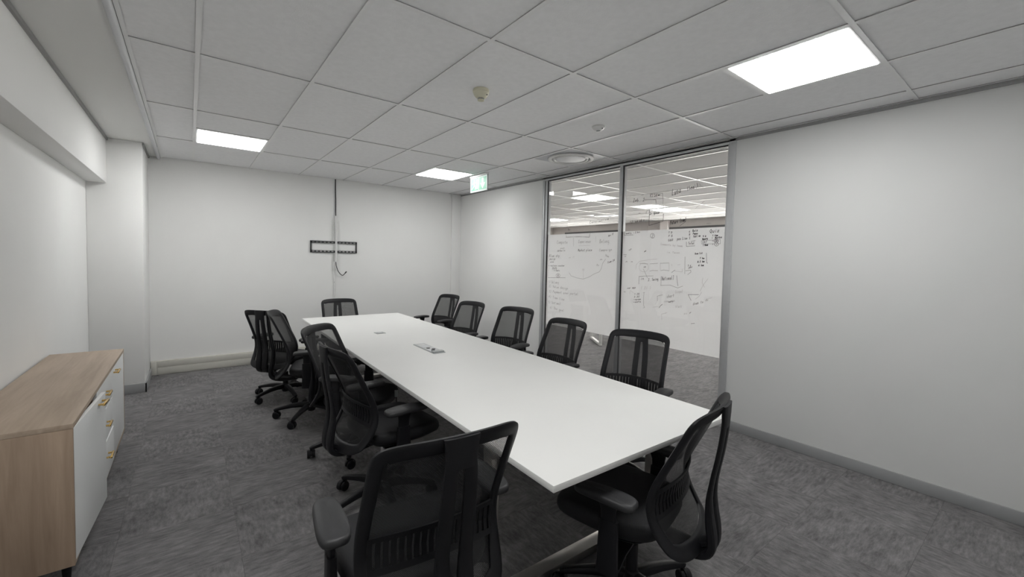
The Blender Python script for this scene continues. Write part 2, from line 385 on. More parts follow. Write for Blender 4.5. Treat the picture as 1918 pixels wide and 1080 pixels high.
PANES = [(1.236, 2.388), (2.432, 3.640)]
for (a, b) in PANES:
    wpart(MB().box(XW + .008, XW + .016, a + .002, b - .002, .09, H - .052), 'glass_pane', MGL)
    wpart(MB().box(XW + .017, XW + .0178, a + .004, b - .004, .622, 1.833), 'frosted_film', MFILM)
    wpart(MB().box(XF0 + .006, XW + .012, a, b, H - .062, H - .05), 'gasket', MBLACK)
    wpart(MB().box(XF0 + .008, XW + .012, b - .009, b, .09, H - .062), 'gasket', MBLACK)

# hand writing in marker on the glass: a small single-stroke alphabet (x right, y up, unit x-height box)
G_ = {
'a': [[(.8, .6), (.5, .68), (.15, .4), (.3, 0), (.7, .15), (.8, .6), (.85, 0)]], 'b': [[(.15, 1.2), (.15, 0), (.6, 0), (.8, .35), (.5, .65), (.15, .45)]],
'c': [[(.8, .55), (.5, .68), (.15, .35), (.4, 0), (.85, .1)]], 'd': [[(.8, 1.2), (.8, 0), (.3, 0), (.15, .35), (.4, .65), (.8, .5)]],
'e': [[(.15, .35), (.8, .4), (.6, .68), (.2, .5), (.25, .05), (.8, .08)]], 'f': [[(.8, 1.1), (.5, 1.15), (.4, .8), (.4, 0)], [(.1, .6), (.7, .6)]],
'g': [[(.8, .6), (.4, .68), (.15, .35), (.4, 0), (.8, .3), (.8, -.4), (.3, -.5)]], 'h': [[(.15, 1.2), (.15, 0)], [(.15, .45), (.55, .68), (.8, .4), (.8, 0)]],
'i': [[(.5, .65), (.5, 0)], [(.5, .9), (.52, .95)]], 'j': [[(.6, .65), (.6, -.35), (.2, -.45)]], 'k': [[(.15, 1.2), (.15, 0)], [(.75, .65), (.15, .3), (.8, 0)]],
'l': [[(.4, 1.2), (.4, .1), (.65, 0)]], 'm': [[(.05, .65), (.05, 0), (.1, .5), (.4, .65), (.45, 0), (.5, .5), (.85, .65), (.9, 0)]],
'n': [[(.15, .65), (.15, 0), (.2, .5), (.6, .68), (.8, .4), (.8, 0)]], 'o': [[(.5, .68), (.15, .35), (.45, 0), (.85, .3), (.5, .68)]],
'p': [[(.15, .65), (.15, -.45)], [(.15, .5), (.6, .68), (.8, .3), (.4, 0), (.15, .15)]], 'q': [[(.8, .55), (.4, .68), (.15, .3), (.5, 0), (.8, .2), (.8, -.45)]],
'r': [[(.2, .65), (.2, 0), (.25, .4), (.75, .65)]], 's': [[(.75, .6), (.3, .65), (.3, .4), (.75, .25), (.6, 0), (.15, .08)]], 't': [[(.45, 1.05), (.45, .05), (.75, .05)], [(.1, .7), (.8, .72)]],
'u': [[(.15, .65), (.2, .05), (.6, 0), (.8, .3), (.8, .65), (.85, 0)]], 'v': [[(.1, .65), (.45, 0), (.85, .65)]], 'w': [[(.05, .65), (.25, 0), (.5, .5), (.7, 0), (.95, .65)]],
'x': [[(.1, .65), (.85, 0)], [(.85, .65), (.1, 0)]], 'y': [[(.1, .65), (.45, .05)], [(.85, .65), (.2, -.5)]], 'z': [[(.1, .6), (.8, .65), (.1, 0), (.85, .02)]],
'A': [[(.05, 0), (.45, 1.2), (.85, 0)], [(.2, .45), (.7, .45)]], 'B': [[(.15, 0), (.15, 1.2), (.7, 1.05), (.2, .65), (.85, .4), (.6, 0), (.15, 0)]],
'C': [[(.85, 1), (.4, 1.2), (.1, .6), (.4, 0), (.9, .15)]], 'D': [[(.15, 0), (.15, 1.2), (.7, 1), (.85, .5), (.5, 0), (.15, 0)]], 'E': [[(.85, 1.15), (.15, 1.2), (.15, 0), (.85, .03)], [(.15, .6), (.7, .62)]],
'F': [[(.15, 0), (.15, 1.2), (.85, 1.15)], [(.15, .6), (.7, .62)]], 'G': [[(.85, 1), (.4, 1.2), (.1, .6), (.4, 0), (.85, .1), (.85, .5), (.5, .5)]], 'I': [[(.5, 0), (.5, 1.2)]],
'L': [[(.2, 1.2), (.2, 0), (.9, .1)]], 'M': [[(.05, 0), (.15, 1.2), (.45, .4), (.8, 1.2), (.9, 0)]], 'N': [[(.1, 0), (.15, 1.2), (.8, 0), (.85, 1.2)]], 'P': [[(.15, 0), (.15, 1.2), (.8, 1), (.7, .6), (.15, .55)]],
'Q': [[(.5, 1.2), (.05, .6), (.45, 0), (.95, .6), (.5, 1.2)], [(.6, .3), (1., -.15)]], 'R': [[(.15, 0), (.15, 1.2), (.8, 1), (.7, .6), (.15, .55), (.85, 0)]], 'S': [[(.8, 1.1), (.3, 1.15), (.2, .75), (.8, .45), (.6, 0), (.1, .1)]],
'T': [[(.5, 0), (.5, 1.2)], [(.05, 1.15), (.95, 1.2)]], 'U': [[(.1, 1.2), (.15, .1), (.6, 0), (.85, .3), (.85, 1.2)]], 'V': [[(.05, 1.2), (.45, 0), (.9, 1.2)]], 'Z': [[(.1, 1.15), (.85, 1.2), (.1, 0), (.9, .05)]],
'1': [[(.3, .9), (.55, 1.15), (.55, 0)]], '2': [[(.15, .9), (.5, 1.2), (.75, .8), (.1, 0), (.85, .02)]], '3': [[(.15, 1.1), (.7, 1.05), (.35, .65), (.8, .35), (.5, 0), (.1, .1)]], '4': [[(.6, 0), (.6, 1.2), (.1, .4), (.85, .42)]],
'5': [[(.8, 1.15), (.25, 1.15), (.2, .7), (.75, .5), (.6, 0), (.1, .08)]], '6': [[(.7, 1.15), (.2, .5), (.4, 0), (.8, .3), (.3, .55)]], '7': [[(.1, 1.15), (.85, 1.15), (.35, 0)]], '8': [[(.5, .62), (.2, .95), (.5, 1.2), (.75, .9), (.5, .62), (.15, .3), (.5, 0), (.85, .3), (.5, .62)]],
'9': [[(.8, .8), (.4, .6), (.2, .9), (.6, 1.2), (.8, .8), (.7, 0)]], '0': [[(.5, 1.2), (.15, .6), (.5, 0), (.85, .6), (.5, 1.2)]],
'(': [[(.7, 1.3), (.35, .6), (.7, -.15)]], ')': [[(.3, 1.3), (.65, .6), (.3, -.15)]], '[': [[(.8, 1.25), (.4, 1.25), (.4, -.1)]], ']': [[(.2, 1.25), (.6, 1.25), (.6, -.1)]], '-': [[(.1, .4), (.8, .42)]], '.': [[(.45, 0), (.5, .06)]],
',': [[(.5, .08), (.4, -.15)]], '=': [[(.1, .5), (.8, .5)], [(.1, .25), (.8, .25)]], '%': [[(.1, 0), (.9, 1.1)], [(.2, 1), (.3, .9)], [(.7, .2), (.8, .1)]], '&': [[(.85, 0), (.2, .9), (.5, 1.15), (.6, .85), (.1, .3), (.4, 0), (.85, .45)]],
}
TEXTS=[('Compete', 3.451, 1.711, 3.248, 1.709, 0.041, 1),
('Experience', 3.057, 1.714, 2.852, 1.713, 0.037, 1),
('Belong', 2.715, 1.707, 2.567, 1.708, 0.044, 1),
('cost', 3.382, 1.642, 3.299, 1.645, 0.016, 1),
('details', 3.437, 1.607, 3.285, 1.612, 0.024, 2),
('Market place', 3.061, 1.609, 2.828, 1.613, 0.029, 2),
('Campaign', 2.719, 1.609, 2.523, 1.617, 0.027, 1),
('Nov 15', 2.584, 1.778, 2.509, 1.802, 0.019, 2),
('Blue sky', 3.589, 1.536, 3.387, 1.538, 0.032, 2),
('design', 3.583, 1.494, 3.466, 1.499, 0.024, 2),
('also', 3.566, 1.456, 3.494, 1.461, 0.023, 2),
('- replace counter', 3.604, 1.408, 3.291, 1.415, 0.019, 2),
('online', 3.525, 1.386, 3.438, 1.391, 0.013, 2),
('clothing', 3.526, 1.368, 3.433, 1.374, 0.012, 2),
('- in supply', 3.523, 1.346, 3.38, 1.352, 0.014, 2),
('B', 3.424, 1.275, 3.387, 1.277, 0.026, 2),
('on it', 3.223, 1.52, 3.118, 1.532, 0.018, 0),
('you', 2.696, 1.509, 2.666, 1.511, 0.012, 1),
('Fr', 2.75, 1.434, 2.708, 1.432, 0.022, 1),
('Vac', 2.619, 1.554, 2.563, 1.538, 0.023, 1),
('Team 24', 2.586, 1.467, 2.48, 1.501, 0.02, 2),
('30', 2.98, 1.372, 2.939, 1.373, 0.021, 0),
('1) Delivery', 3.587, 1.179, 3.387, 1.18, 0.038, 1),
('2) Value design', 3.579, 1.127, 3.217, 1.115, 0.035, 1),
('3) Payment user portal', 3.576, 1.053, 3.034, 1.058, 0.033, 1),
('4) Time line', 3.58, 0.984, 3.276, 0.968, 0.032, 1),
('5) Test mail', 3.584, 0.908, 3.34, 0.906, 0.031, 1),
('6) The goal', 3.555, 0.84, 3.277, 0.822, 0.032, 1),
('Conclusive', 2.885, 1.944, 2.584, 1.974, 0.032, 2),
('Rec', 3.247, 1.879, 3.205, 1.878, 0.025, 2),
('weekly, - 2 hrs', 2.338, 1.799, 2.151, 1.81, 0.019, 2),
('2', 2.005, 1.757, 1.982, 1.756, 0.03, 2),
('T D', 1.811, 1.79, 1.766, 1.791, 0.018, 2),
('F B', 1.809, 1.754, 1.761, 1.755, 0.02, 2),
('G&R', 1.812, 1.71, 1.753, 1.714, 0.022, 2),
('Open Line', 1.727, 1.718, 1.6, 1.725, 0.027, 2),
('6', 1.591, 1.793, 1.574, 1.792, 0.019, 2),
('8', 1.588, 1.763, 1.573, 1.762, 0.019, 2),
('5', 1.586, 1.728, 1.571, 1.727, 0.021, 2),
('Quiz', 1.554, 1.798, 1.497, 1.801, 0.022, 3),
('Paper', 1.547, 1.772, 1.493, 1.772, 0.017, 3),
('Full on', 1.54, 1.742, 1.469, 1.749, 0.02, 3),
('Quiz', 1.383, 1.781, 1.289, 1.786, 0.033, 3),
('9 D', 1.448, 1.744, 1.413, 1.744, 0.014, 3),
('Reports', 1.45, 1.717, 1.395, 1.72, 0.017, 3),
('CAT', 1.448, 1.685, 1.402, 1.689, 0.018, 2),
('1 Room', 1.441, 1.659, 1.392, 1.662, 0.017, 3),
('1 item', 1.354, 1.748, 1.301, 1.749, 0.015, 3),
('Maths', 1.33, 1.723, 1.263, 1.731, 0.018, 3),
('24', 1.325, 1.698, 1.304, 1.698, 0.011, 3),
('7', 1.317, 1.667, 1.306, 1.666, 0.013, 2),
('1', 1.361, 1.726, 1.35, 1.726, 0.011, 2),
('1', 1.354, 1.699, 1.344, 1.698, 0.011, 2),
('1', 1.352, 1.669, 1.342, 1.669, 0.011, 2),
('Total', 1.592, 1.676, 1.525, 1.677, 0.023, 2),
('Comments by team', 1.896, 1.675, 1.65, 1.651, 0.021, 0),
('In Team', 1.824, 1.592, 1.676, 1.587, 0.015, 0),
('Room list', 1.518, 1.578, 1.441, 1.585, 0.016, 2),
('7 km', 1.468, 1.537, 1.422, 1.537, 0.013, 3),
('8.5 km', 1.49, 1.499, 1.419, 1.506, 0.017, 3),
('4 km', 1.48, 1.465, 1.425, 1.47, 0.016, 3),
('7.6', 1.587, 1.46, 1.552, 1.461, 0.016, 2),
('per', 1.576, 1.442, 1.537, 1.452, 0.016, 2),
('x', 2.093, 1.598, 2.064, 1.611, 0.017, 3),
('up', 2.294, 1.615, 2.251, 1.631, 0.019, 1),
('no', 2.361, 1.568, 2.316, 1.568, 0.013, 1),
('is', 2.352, 1.548, 2.324, 1.548, 0.011, 1),
('A =', 2.333, 1.487, 2.226, 1.491, 0.012, 1),
('UR', 2.09, 1.433, 2.061, 1.434, 0.015, 1),
('in', 2.126, 1.297, 2.08, 1.306, 0.028, 2),
('2. Swing', 2.029, 1.293, 1.905, 1.309, 0.029, 2),
('[National]', 1.881, 1.307, 1.73, 1.326, 0.038, 2),
('our app', 2.296, 1.192, 2.181, 1.206, 0.018, 2),
('( 2% )', 2.12, 1.199, 1.987, 1.211, 0.03, 0),
('1.58', 2.199, 1.132, 2.132, 1.14, 0.017, 2),
('2.25', 2.2, 1.102, 2.129, 1.111, 0.017, 2),
('-spam', 2.206, 1.073, 2.11, 1.085, 0.017, 2),
('-safe', 2.208, 1.045, 2.109, 1.058, 0.017, 2),
('chart', 1.803, 1.132, 1.719, 1.151, 0.032, 1),
('new age', 1.832, 1.084, 1.709, 1.104, 0.025, 0),
('(scope)', 1.712, 1.188, 1.627, 1.202, 0.027, 0),
('more', 1.779, 1.088, 1.726, 1.099, 0.013, 2),
('Vat', 1.706, 1.041, 1.629, 1.053, 0.024, 0),
('down to', 1.519, 1.087, 1.414, 1.118, 0.027, 1),
('fr', 1.395, 1.135, 1.365, 1.146, 0.017, 1),
('r', 1.552, 0.999, 1.528, 1.013, 0.015, 2),
('so', 1.61, 0.984, 1.573, 0.993, 0.022, 0),
('.', 1.814, 0.972, 1.801, 0.978, 0.011, 3),
('Luna', 1.79, 2.17, 1.689, 2.191, 0.062, 3),
('(Seal)', 1.631, 2.202, 1.515, 2.219, 0.04, 3),
('Zeb. 2', 2.256, 2.149, 2.106, 2.144, 0.038, 2),
('FS Color', 2.039, 2.181, 1.92, 2.181, 0.031, 3),
('2- Apace', 2.035, 1.996, 1.922, 2.0, 0.022, 3),
('12 weeks', 2.297, 1.918, 2.097, 1.932, 0.028, 2),
('Future (com)', 1.794, 1.879, 1.621, 1.905, 0.037, 3)]
LINES=[(1, [(3.145, 1.781), (3.139, 1.675)]),
(0, [(3.047, 1.68), (2.866, 1.681)]),
(0, [(2.776, 1.79), (2.772, 1.718)]),
(1, [(3.274, 1.804), (3.278, 1.788), (3.06, 1.795), (2.882, 1.779), (2.876, 1.816)]),
(2, [(3.372, 1.291), (3.375, 1.279), (3.385, 1.27), (3.399, 1.264), (3.415, 1.263), (3.429, 1.267), (3.44, 1.276), (3.444, 1.287), (3.441, 1.299), (3.431, 1.308), (3.417, 1.314), (3.401, 1.315), (3.386, 1.31), (3.376, 1.302), (3.372, 1.291)]),
(2, [(3.603, 1.253), (3.267, 1.268)]),
(1, [(3.203, 1.336), (3.168, 1.296), (3.062, 1.275), (2.959, 1.266), (2.859, 1.297), (2.78, 1.339), (2.703, 1.365), (2.672, 1.408), (2.657, 1.468), (2.611, 1.519)]),
(0, [(2.964, 1.394), (2.957, 1.275)]),
(1, [(3.278, 1.827), (3.276, 1.796), (2.869, 1.785), (2.867, 1.835)]),
(0, [(3.262, 1.972), (3.261, 1.849)]),
(2, [(2.353, 1.822), (2.354, 1.787), (2.238, 1.789)]),
(2, [(1.97, 1.771), (1.972, 1.76), (1.978, 1.752), (1.988, 1.747), (1.999, 1.748), (2.009, 1.753), (2.016, 1.762), (2.019, 1.773), (2.017, 1.783), (2.01, 1.792), (2.001, 1.796), (1.99, 1.796), (1.98, 1.791), (1.973, 1.782), (1.97, 1.771)]),
(3, [(1.295, 1.703), (1.296, 1.696), (1.302, 1.691), (1.31, 1.688), (1.32, 1.688), (1.328, 1.692), (1.334, 1.697), (1.337, 1.704), (1.335, 1.71), (1.329, 1.716), (1.321, 1.718), (1.311, 1.718), (1.303, 1.715), (1.297, 1.71), (1.295, 1.703)]),
(2, [(1.293, 1.673), (1.294, 1.666), (1.299, 1.661), (1.307, 1.658), (1.315, 1.658), (1.323, 1.661), (1.328, 1.667), (1.33, 1.673), (1.329, 1.68), (1.324, 1.685), (1.316, 1.688), (1.308, 1.688), (1.3, 1.685), (1.295, 1.679), (1.293, 1.673)]),
(1, [(1.458, 1.709), (1.278, 1.716), (1.276, 1.678), (1.454, 1.678), (1.458, 1.709)]),
(2, [(1.61, 1.7), (1.607, 1.656), (1.521, 1.662)]),
(2, [(1.562, 1.705), (1.52, 1.711)]),
(2, [(1.404, 1.592), (1.4, 1.524), (1.397, 1.501), (1.387, 1.496)]),
(1, [(1.618, 1.555), (1.613, 1.386)]),
(1, [(1.606, 1.418), (1.554, 1.426), (1.55, 1.406), (1.583, 1.381)]),
(0, [(2.028, 1.438), (2.031, 1.422), (2.04, 1.407), (2.056, 1.396), (2.075, 1.389), (2.095, 1.389), (2.115, 1.394), (2.131, 1.404), (2.143, 1.418), (2.147, 1.434), (2.144, 1.451), (2.134, 1.466), (2.118, 1.477), (2.099, 1.483), (2.078, 1.483), (2.059, 1.478), (2.043, 1.468), (2.032, 1.454), (2.028, 1.438)]),
(0, [(2.188, 1.414), (2.183, 1.466), (2.142, 1.502), (2.024, 1.52), (1.925, 1.529)]),
(1, [(2.141, 1.479), (2.037, 1.475)]),
(1, [(2.015, 1.476), (1.919, 1.484)]),
(1, [(1.888, 1.484), (1.79, 1.491)]),
(1, [(2.012, 1.399), (1.976, 1.409), (1.916, 1.407)]),
(1, [(1.878, 1.41), (1.847, 1.418), (1.786, 1.411)]),
(0, [(1.89, 1.491), (1.885, 1.405)]),
(0, [(1.79, 1.491), (1.786, 1.41)]),
(0, [(1.759, 1.479), (1.755, 1.461)]),
(2, [(1.756, 1.395), (1.721, 1.42)]),
(0, [(1.724, 1.411), (1.64, 1.405), (1.642, 1.432)]),
(0, [(1.694, 1.474), (1.665, 1.478)]),
(1, [(2.09, 1.417), (2.038, 1.327)]),
(2, [(2.143, 1.255), (2.143, 1.337), (2.09, 1.34)]),
(2, [(1.699, 1.366), (1.692, 1.311), (1.682, 1.264)]),
(1, [(1.873, 1.301), (1.873, 1.252)]),
(1, [(2.09, 1.343), (1.967, 1.351)]),
(1, [(2.083, 1.163), (2.064, 1.171)]),
(1, [(2.073, 1.165), (2.076, 1.112), (2.072, 1.027), (2.059, 1.01), (2.076, 1.0)]),
(2, [(2.337, 1.154), (2.316, 1.155)]),
(0, [(2.256, 1.136), (2.253, 1.176), (2.205, 1.153)]),
(1, [(1.876, 1.257), (1.768, 1.266), (1.684, 1.243), (1.63, 1.265)]),
(3, [(1.885, 1.023), (1.868, 1.047), (1.848, 1.062)]),
(0, [(1.96, 1.02), (1.89, 1.036)]),
(1, [(1.907, 1.094), (1.91, 1.142), (1.849, 1.161)]),
(2, [(1.537, 1.132), (1.559, 1.165), (1.567, 1.186), (1.464, 1.194)]),
(0, [(1.388, 1.157), (1.332, 1.177)]),
(0, [(1.45, 1.227), (1.421, 1.29), (1.378, 1.352)]),
(0, [(1.428, 1.357), (1.434, 1.311), (1.409, 1.268)]),
(0, [(1.494, 1.147), (1.456, 1.181), (1.434, 1.221)]),
(2, [(1.528, 0.905), (1.492, 0.913)]),
(0, [(1.848, 0.902), (1.855, 0.959), (1.792, 0.983)]),
(1, [(1.499, 2.25), (1.463, 2.216)]),
(2, [(2.106, 2.16), (1.969, 2.147), (1.966, 2.11)]),
(1, [(2.153, 2.211), (2.102, 2.218), (1.894, 2.205), (1.884, 2.132), (1.885, 2.094)]),
(1, [(2.082, 2.009), (2.076, 2.039), (2.04, 2.044)]),
(3, [(2.042, 2.043), (2.041, 1.882), (1.876, 1.917), (1.874, 1.994)]),
(2, [(1.624, 1.902), (1.688, 1.859)]),
(1, [(2.024, 2.088), (1.99, 2.103)]),
(2, [(2.175, 2.022), (2.156, 2.02)]),
(0, [(1.53, 2.023), (1.445, 2.082)]),
(1, [(1.414, 1.868), (1.374, 1.871)])]

XINK = XW + .0074
def ribbon(mb, pts, wd):
    for (y0, z0), (y1, z1) in zip(pts, pts[1:]):
        d = math.hypot(y1 - y0, z1 - z0)
        if d < 1e-5: continue
        ey, ez = (y1 - y0) / d * wd * .4, (z1 - z0) / d * wd * .4; ny, nz = -(z1 - z0) / d * wd / 2, (y1 - y0) / d * wd / 2
        mb.add([(XINK, y0 - ey + ny, z0 - ez + nz), (XINK, y0 - ey - ny, z0 - ez - nz), (XINK, y1 + ey - ny, z1 + ez - nz), (XINK, y1 + ey + ny, z1 + ez + nz)], [(0, 1, 2, 3)])
for (t_, y0, z0, y1, z1, h_, d_) in TEXTS:
    mb = MB(); n_ = len(t_); rt = random.Random(t_ + str(y0))
    cw = 1.0 / n_; hh = h_ / 1.2
    for k, ch in enumerate(t_):
        for st in G_.get(ch, []):
            pts = []
            for (gx, gy) in st:
                u_ = (k + .08 + gx * .84) * cw + .12 * gy * cw; jx, jy = rt.uniform(-.05, .05), rt.uniform(-.05, .05)
                pts.append((y0 + (y1 - y0) * (u_ + jx * cw), z0 + (z1 - z0) * u_ + (gy + jy) * hh))
            ribbon(mb, pts, (.0026, .003, .0034, .0042)[d_])
    if mb.v: wpart(mb, 'marker_writing', INKS[d_])
for (d_, pts) in LINES:
    mb = MB(); ribbon(mb, pts, (.0026, .003, .0034, .0042)[d_]); wpart(mb, 'marker_line', INKS[d_])

# ------------------------------------------------------------------ open office beyond the glass
MOW = simple('office_wall_paint', (.72, .68, .66), .8, var=.01)
MOG = simple('office_bulkhead_grey', (.48, .45, .43), .8, var=.02)
struct(MB().box(XW + .1, XO + .2, YO0 - .1, YO0, 0, H + .2).build('wall_office_side', MOW), 'side wall of the open office')
struct(MB().box(XW + .1, XO + .2, YO1, YO1 + .1, 0, H + .2).build('wall_office_end', MOW), 'end wall of the open office')
struct(MB().box(XW, XW + .1, YB + .1, YO1 + .1, 0, H + .2).build('wall_office_partition', MOW), 'partition wall continuing beyond the meeting room')
struct(MB().box(XO, XO + .15, YO0, YO1, 2.435, H + .2).build('wall_office_bulkhead', MOG), 'grey bulkhead over the office windows')
struct(MB().box(XO, XO + .15, YO0, YO1, 0, .85).build('wall_office_parapet', MOW), 'low wall below the office windows')
struct(MB().box(XO - .12, XO + .15, 5.80, 6.02, 0, H).build('wall_office_pier', MOW), 'pale pier between the office windows')
struct(MB().box(XO, XO + .15, 6.02, 7.25, .85, 2.435).build('wall_office_pier', MOG), 'grey wall beside the office window')
struct(MB().box(XO, XO + .15, 9.75, YO1, .85, 2.435).build('wall_office_pier', MOG), 'grey wall at the far end of the office')
for n_, (a, b) in enumerate([(YO0, 1.9), (1.9, 5.80), (7.25, 9.75)]):
    wo = struct(empty('window_%d' % (n_ + 2), (XO, (a + b) / 2, .85)), 'office window with dark head rail')
    def op(m, name, mat, **k):
        m.v = [tuple(Vector(v) - Vector((XO, (a + b) / 2, .85))) for v in m.v]; return m.build(name, mat, wo, **k)
    op(MB().box(XO - .03, XO + .05, a, b, 2.365, 2.435), 'head_rail', MDK, bevel=.004)
    op(MB().box(XO + .02, XO + .08, a, b, .85, .9), 'frame_sill', MDK)
    k = a
    while k < b - .3:
        op(MB().box(XO + .02, XO + .08, k, k + .05, .9, 2.365), 'frame_mullion', MDK); e_ = min(k + 1.25, b)
        op(MB().box(XO + .045, XO + .051, k + .05, e_, .9, 2.365), 'glass_pane', MGL); k += 1.25

# ------------------------------------------------------------------ ceiling lights
def led_panel(x, y, label, group):
    t = empty('ceiling_light', (x, y, H)); tag(t, label, 'ceiling light', group)
    if not led_panel.proto:
        m = MB()
        for (a, b, c, d) in ((-.288, .288, -.288, -.274), (-.288, .288, .274, .288), (-.288, -.274, -.274, .274), (.274, .288, -.274, .274)): m.box(a, b, c, d, -.001, .03)
        fr = m.build('frame', MLEDF, t); di = MB().box(-.274, .274, -.274, .274, -.004, .012).build('diffuser', MLED, t)
        led_panel.proto = (fr, di)
    else:
        for o in led_panel.proto: link_copy(o, t)
led_panel.proto = None
GR = 'square LED panels in the meeting room ceiling'
led_panel(2.7, .3, 'large bright square LED panel in the ceiling nearest the right wall', GR)
led_panel(.3, 4.5, 'bright square LED panel in the ceiling near the left column', GR)
led_panel(2.7, 4.5, 'bright square LED panel in the ceiling beside the green exit sign', GR)
led_panel(.3, .3, 'square LED panel in the ceiling above the viewer', GR)
names_o = ['office LED panel by the near window', 'office LED panel far right by the windows', 'LED panel seen through the left glass pane, nearest the glass', 'LED panel seen through the right glass pane, in the office ceiling', 'LED panel in the far left of the office ceiling', 'LED panel at the left edge of the glass, deep in the office']
for (x, y), n_ in zip(LAMPS_O, names_o): led_panel(x + .3, y + .3, n_, 'LED panels in the office ceiling')

# ------------------------------------------------------------------ air vents
def vent(x, y, label):
    t = empty('air_diffuser', (x, y, H)); tag(t, label, 'air vent', 'round ceiling air vents')
    MB().box(-.288, .288, -.288, .288, .001, .02).build('plate', MVENT, t)
    MB().lathe([(.235, .002), (.250, -.006), (.245, -.016), (.225, -.020), (.21, -.014), (.205, -.002), (.205, .001)], 48).build('outer_ring', MWPL, t, smooth=True)
    MB().lathe([(.192, .002), (.196, -.008), (.190, -.018), (.178, -.020), (.172, -.010), (.172, .002)], 48).build('inner_ring', MWPL, t, smooth=True)
    MB().lathe([(.0, -.016), (.08, -.017), (.160, -.013), (.168, -.006), (.165, .0)], 48, cap=False).build('centre_disc', MVENT, t, smooth=True)
vent(3.3, 2.7, 'white square air vent with round grille in the meeting room ceiling')
vent(8.1, 6.3, 'round air vent seen through the glass in the office ceiling')

# ------------------------------------------------------------------ smoke detectors
t = empty('smoke_detector', (1.515, 1.775, H)); tag(t, 'cream domed smoke detector on the ceiling tile above the table', 'smoke detector')
MB().lathe([(.052, .008), (.055, 0), (.055, -.012), (.051, -.016)], 32).build('base', MCREAM, t, smooth=True)
MB().lathe([(.051, -.014), (.050, -.026), (.036, -.044), (.024, -.050)], 32).build('housing', MCREAM, t, smooth=True)
m = MB()
for k in range(12):
    M_ = Matrix.Rotation(k * math.pi / 6, 4, 'Z'); m.box(.017, .021, -.003, .003, -.062, -.048, M_)
m.build('sensor_cage', MGREY, t); MB().lathe([(.022, -.060), (.022, -.066), (.012, -.069)], 24).build('cap', MCREAM, t, smooth=True)
MB().lathe([(.004, 0), (.004, .003), (.001, .004)], 10, Matrix.Translation((.02, -.042, -.033)) @ Matrix.Rotation(R(120), 4, 'X')).build('indicator', MBLACK, t)
t = empty('smoke_detector', (2.69, 1.775, H)); tag(t, 'slim white smoke detector between the cream detector and the air vent', 'smoke detector')
MB().lathe([(.052, .008), (.054, 0), (.053, -.008)], 32).build('base', MWPL, t, smooth=True)
MB().lathe([(.050, -.007), (.044, -.018), (.026, -.028), (.020, -.029)], 32).build('housing', MWPL, t, smooth=True)
MB().lathe([(.018, -.027), (.018, -.033), (.012, -.036)], 24).build('sensor_cap', MGREY, t, smooth=True)
MB().box(-.006, .006, -.045, -.037, -.021, -.015).build('indicator', MBLACK, t)

# ------------------------------------------------------------------ exit sign
MEXW = emit('exit_sign_white', (.88, 1.0, .94), .55); MEXG = emit('exit_sign_green', (.14, .52, .32), .5)
t = empty('exit_sign', (3.05, 4.16, H)); tag(t, 'hanging green and white exit sign with running figure and down arrow', 'sign')
MB().box(-.018, .018, -.205, .205, -.028, 0).build('mounting_rail', MWPL, t, bevel=.003)
MB().box(-.006, .006, -.2, .2, -.225, -.028).build('panel', MEXW, t, bevel=.002)
for a in (-.206, .2): MB().box(-.008, .008, a, a + .006, -.228, -.02).build('edge_clip', MGREY, t)
def flat(polys, name, mat, xo=-.0075):
    m = MB()
    for p in polys:
        n_ = len(p); m.add([(xo, -(a), b) for a, b in p] + [(xo + .002, -(a), b) for a, b in p], [tuple(range(n_)), tuple(range(n_, 2 * n_))[::-1]] + [(i, (i + 1) % n_, n_ + (i + 1) % n_, n_ + i) for i in range(n_)])
    return m.build(name, mat, t)
def rc(a, b, c, d): return [(a, c), (b, c), (b, d), (a, d)]
flat([rc(-.185, -.012, -.205, -.045)], 'green_field', MEXG); flat([rc(.012, .185, -.205, -.045)], 'green_field', MEXG)
flat([rc(-.06, -.02, -.19, -.06)], 'doorway_pictogram', MEXW, -.0085)
th = [2 * math.pi * k / 12 for k in range(12)]
flat([[(-.105 + .013 * math.cos(a), -.068 + .013 * math.sin(a)) for a in th], [(-.125, -.085), (-.095, -.085), (-.085, -.135), (-.110, -.140)],
      [(-.112, -.130), (-.090, -.132), (-.125, -.165), (-.160, -.190), (-.168, -.180), (-.135, -.155)], [(-.105, -.132), (-.085, -.130), (-.072, -.160), (-.078, -.198), (-.092, -.198), (-.090, -.165)],
      [(-.120, -.088), (-.118, -.100), (-.150, -.125), (-.158, -.115)], [(-.098, -.090), (-.070, -.112), (-.050, -.108), (-.052, -.098), (-.070, -.100), (-.092, -.085)]], 'running_figure_pictogram', MEXW, -.0088)
flat([rc(.08, .117, -.12, -.055), [(.04, -.12), (.157, -.12), (.0985, -.195)]], 'down_arrow_pictogram', MEXW, -.0085)

# ------------------------------------------------------------------ screen bracket, cable, conduit on the back wall
t = empty('screen_bracket', (1.67, YB, 1.613)); tag(t, 'empty black screen mounting bracket on the far wall', 'bracket')
m = MB()
def slotted(z0, z1):
    m.box(-.33, .33, -.022, -.018, z0, z0 + .008); m.box(-.33, .33, -.022, -.018, z1 - .008, z1)
    x = -.33
    for k in range(13):
        m.box(x, x + .022, -.022, -.018, z0 + .008, z1 - .008); x += (.66 - .022) / 12
slotted(.052, .082); m.build('slotted_rail', MDK, t); m = MB(); slotted(-.082, -.052); m.build('slotted_rail', MDK, t)
MB().box(-.33, -.312, -.022, 0, -.082, .082).build('side_plate', MDK, t, bevel=.001); MB().box(.312, .33, -.022, 0, -.082, .082).build('side_plate', MDK, t, bevel=.001)
for z in (.084, -.084): MB().box(-.33, .33, -.022, 0, z - .002, z + .002).build('flange', MDK, t)
b_ = MB(); b_.tube(catmull([(1.683, YB - .012, H), (1.684, YB - .012, 2.45), (1.687, YB - .014, 2.3), (1.686, YB - .022, 2.1), (1.686, YB - .04, 2.03)], 6), .0075, 8)
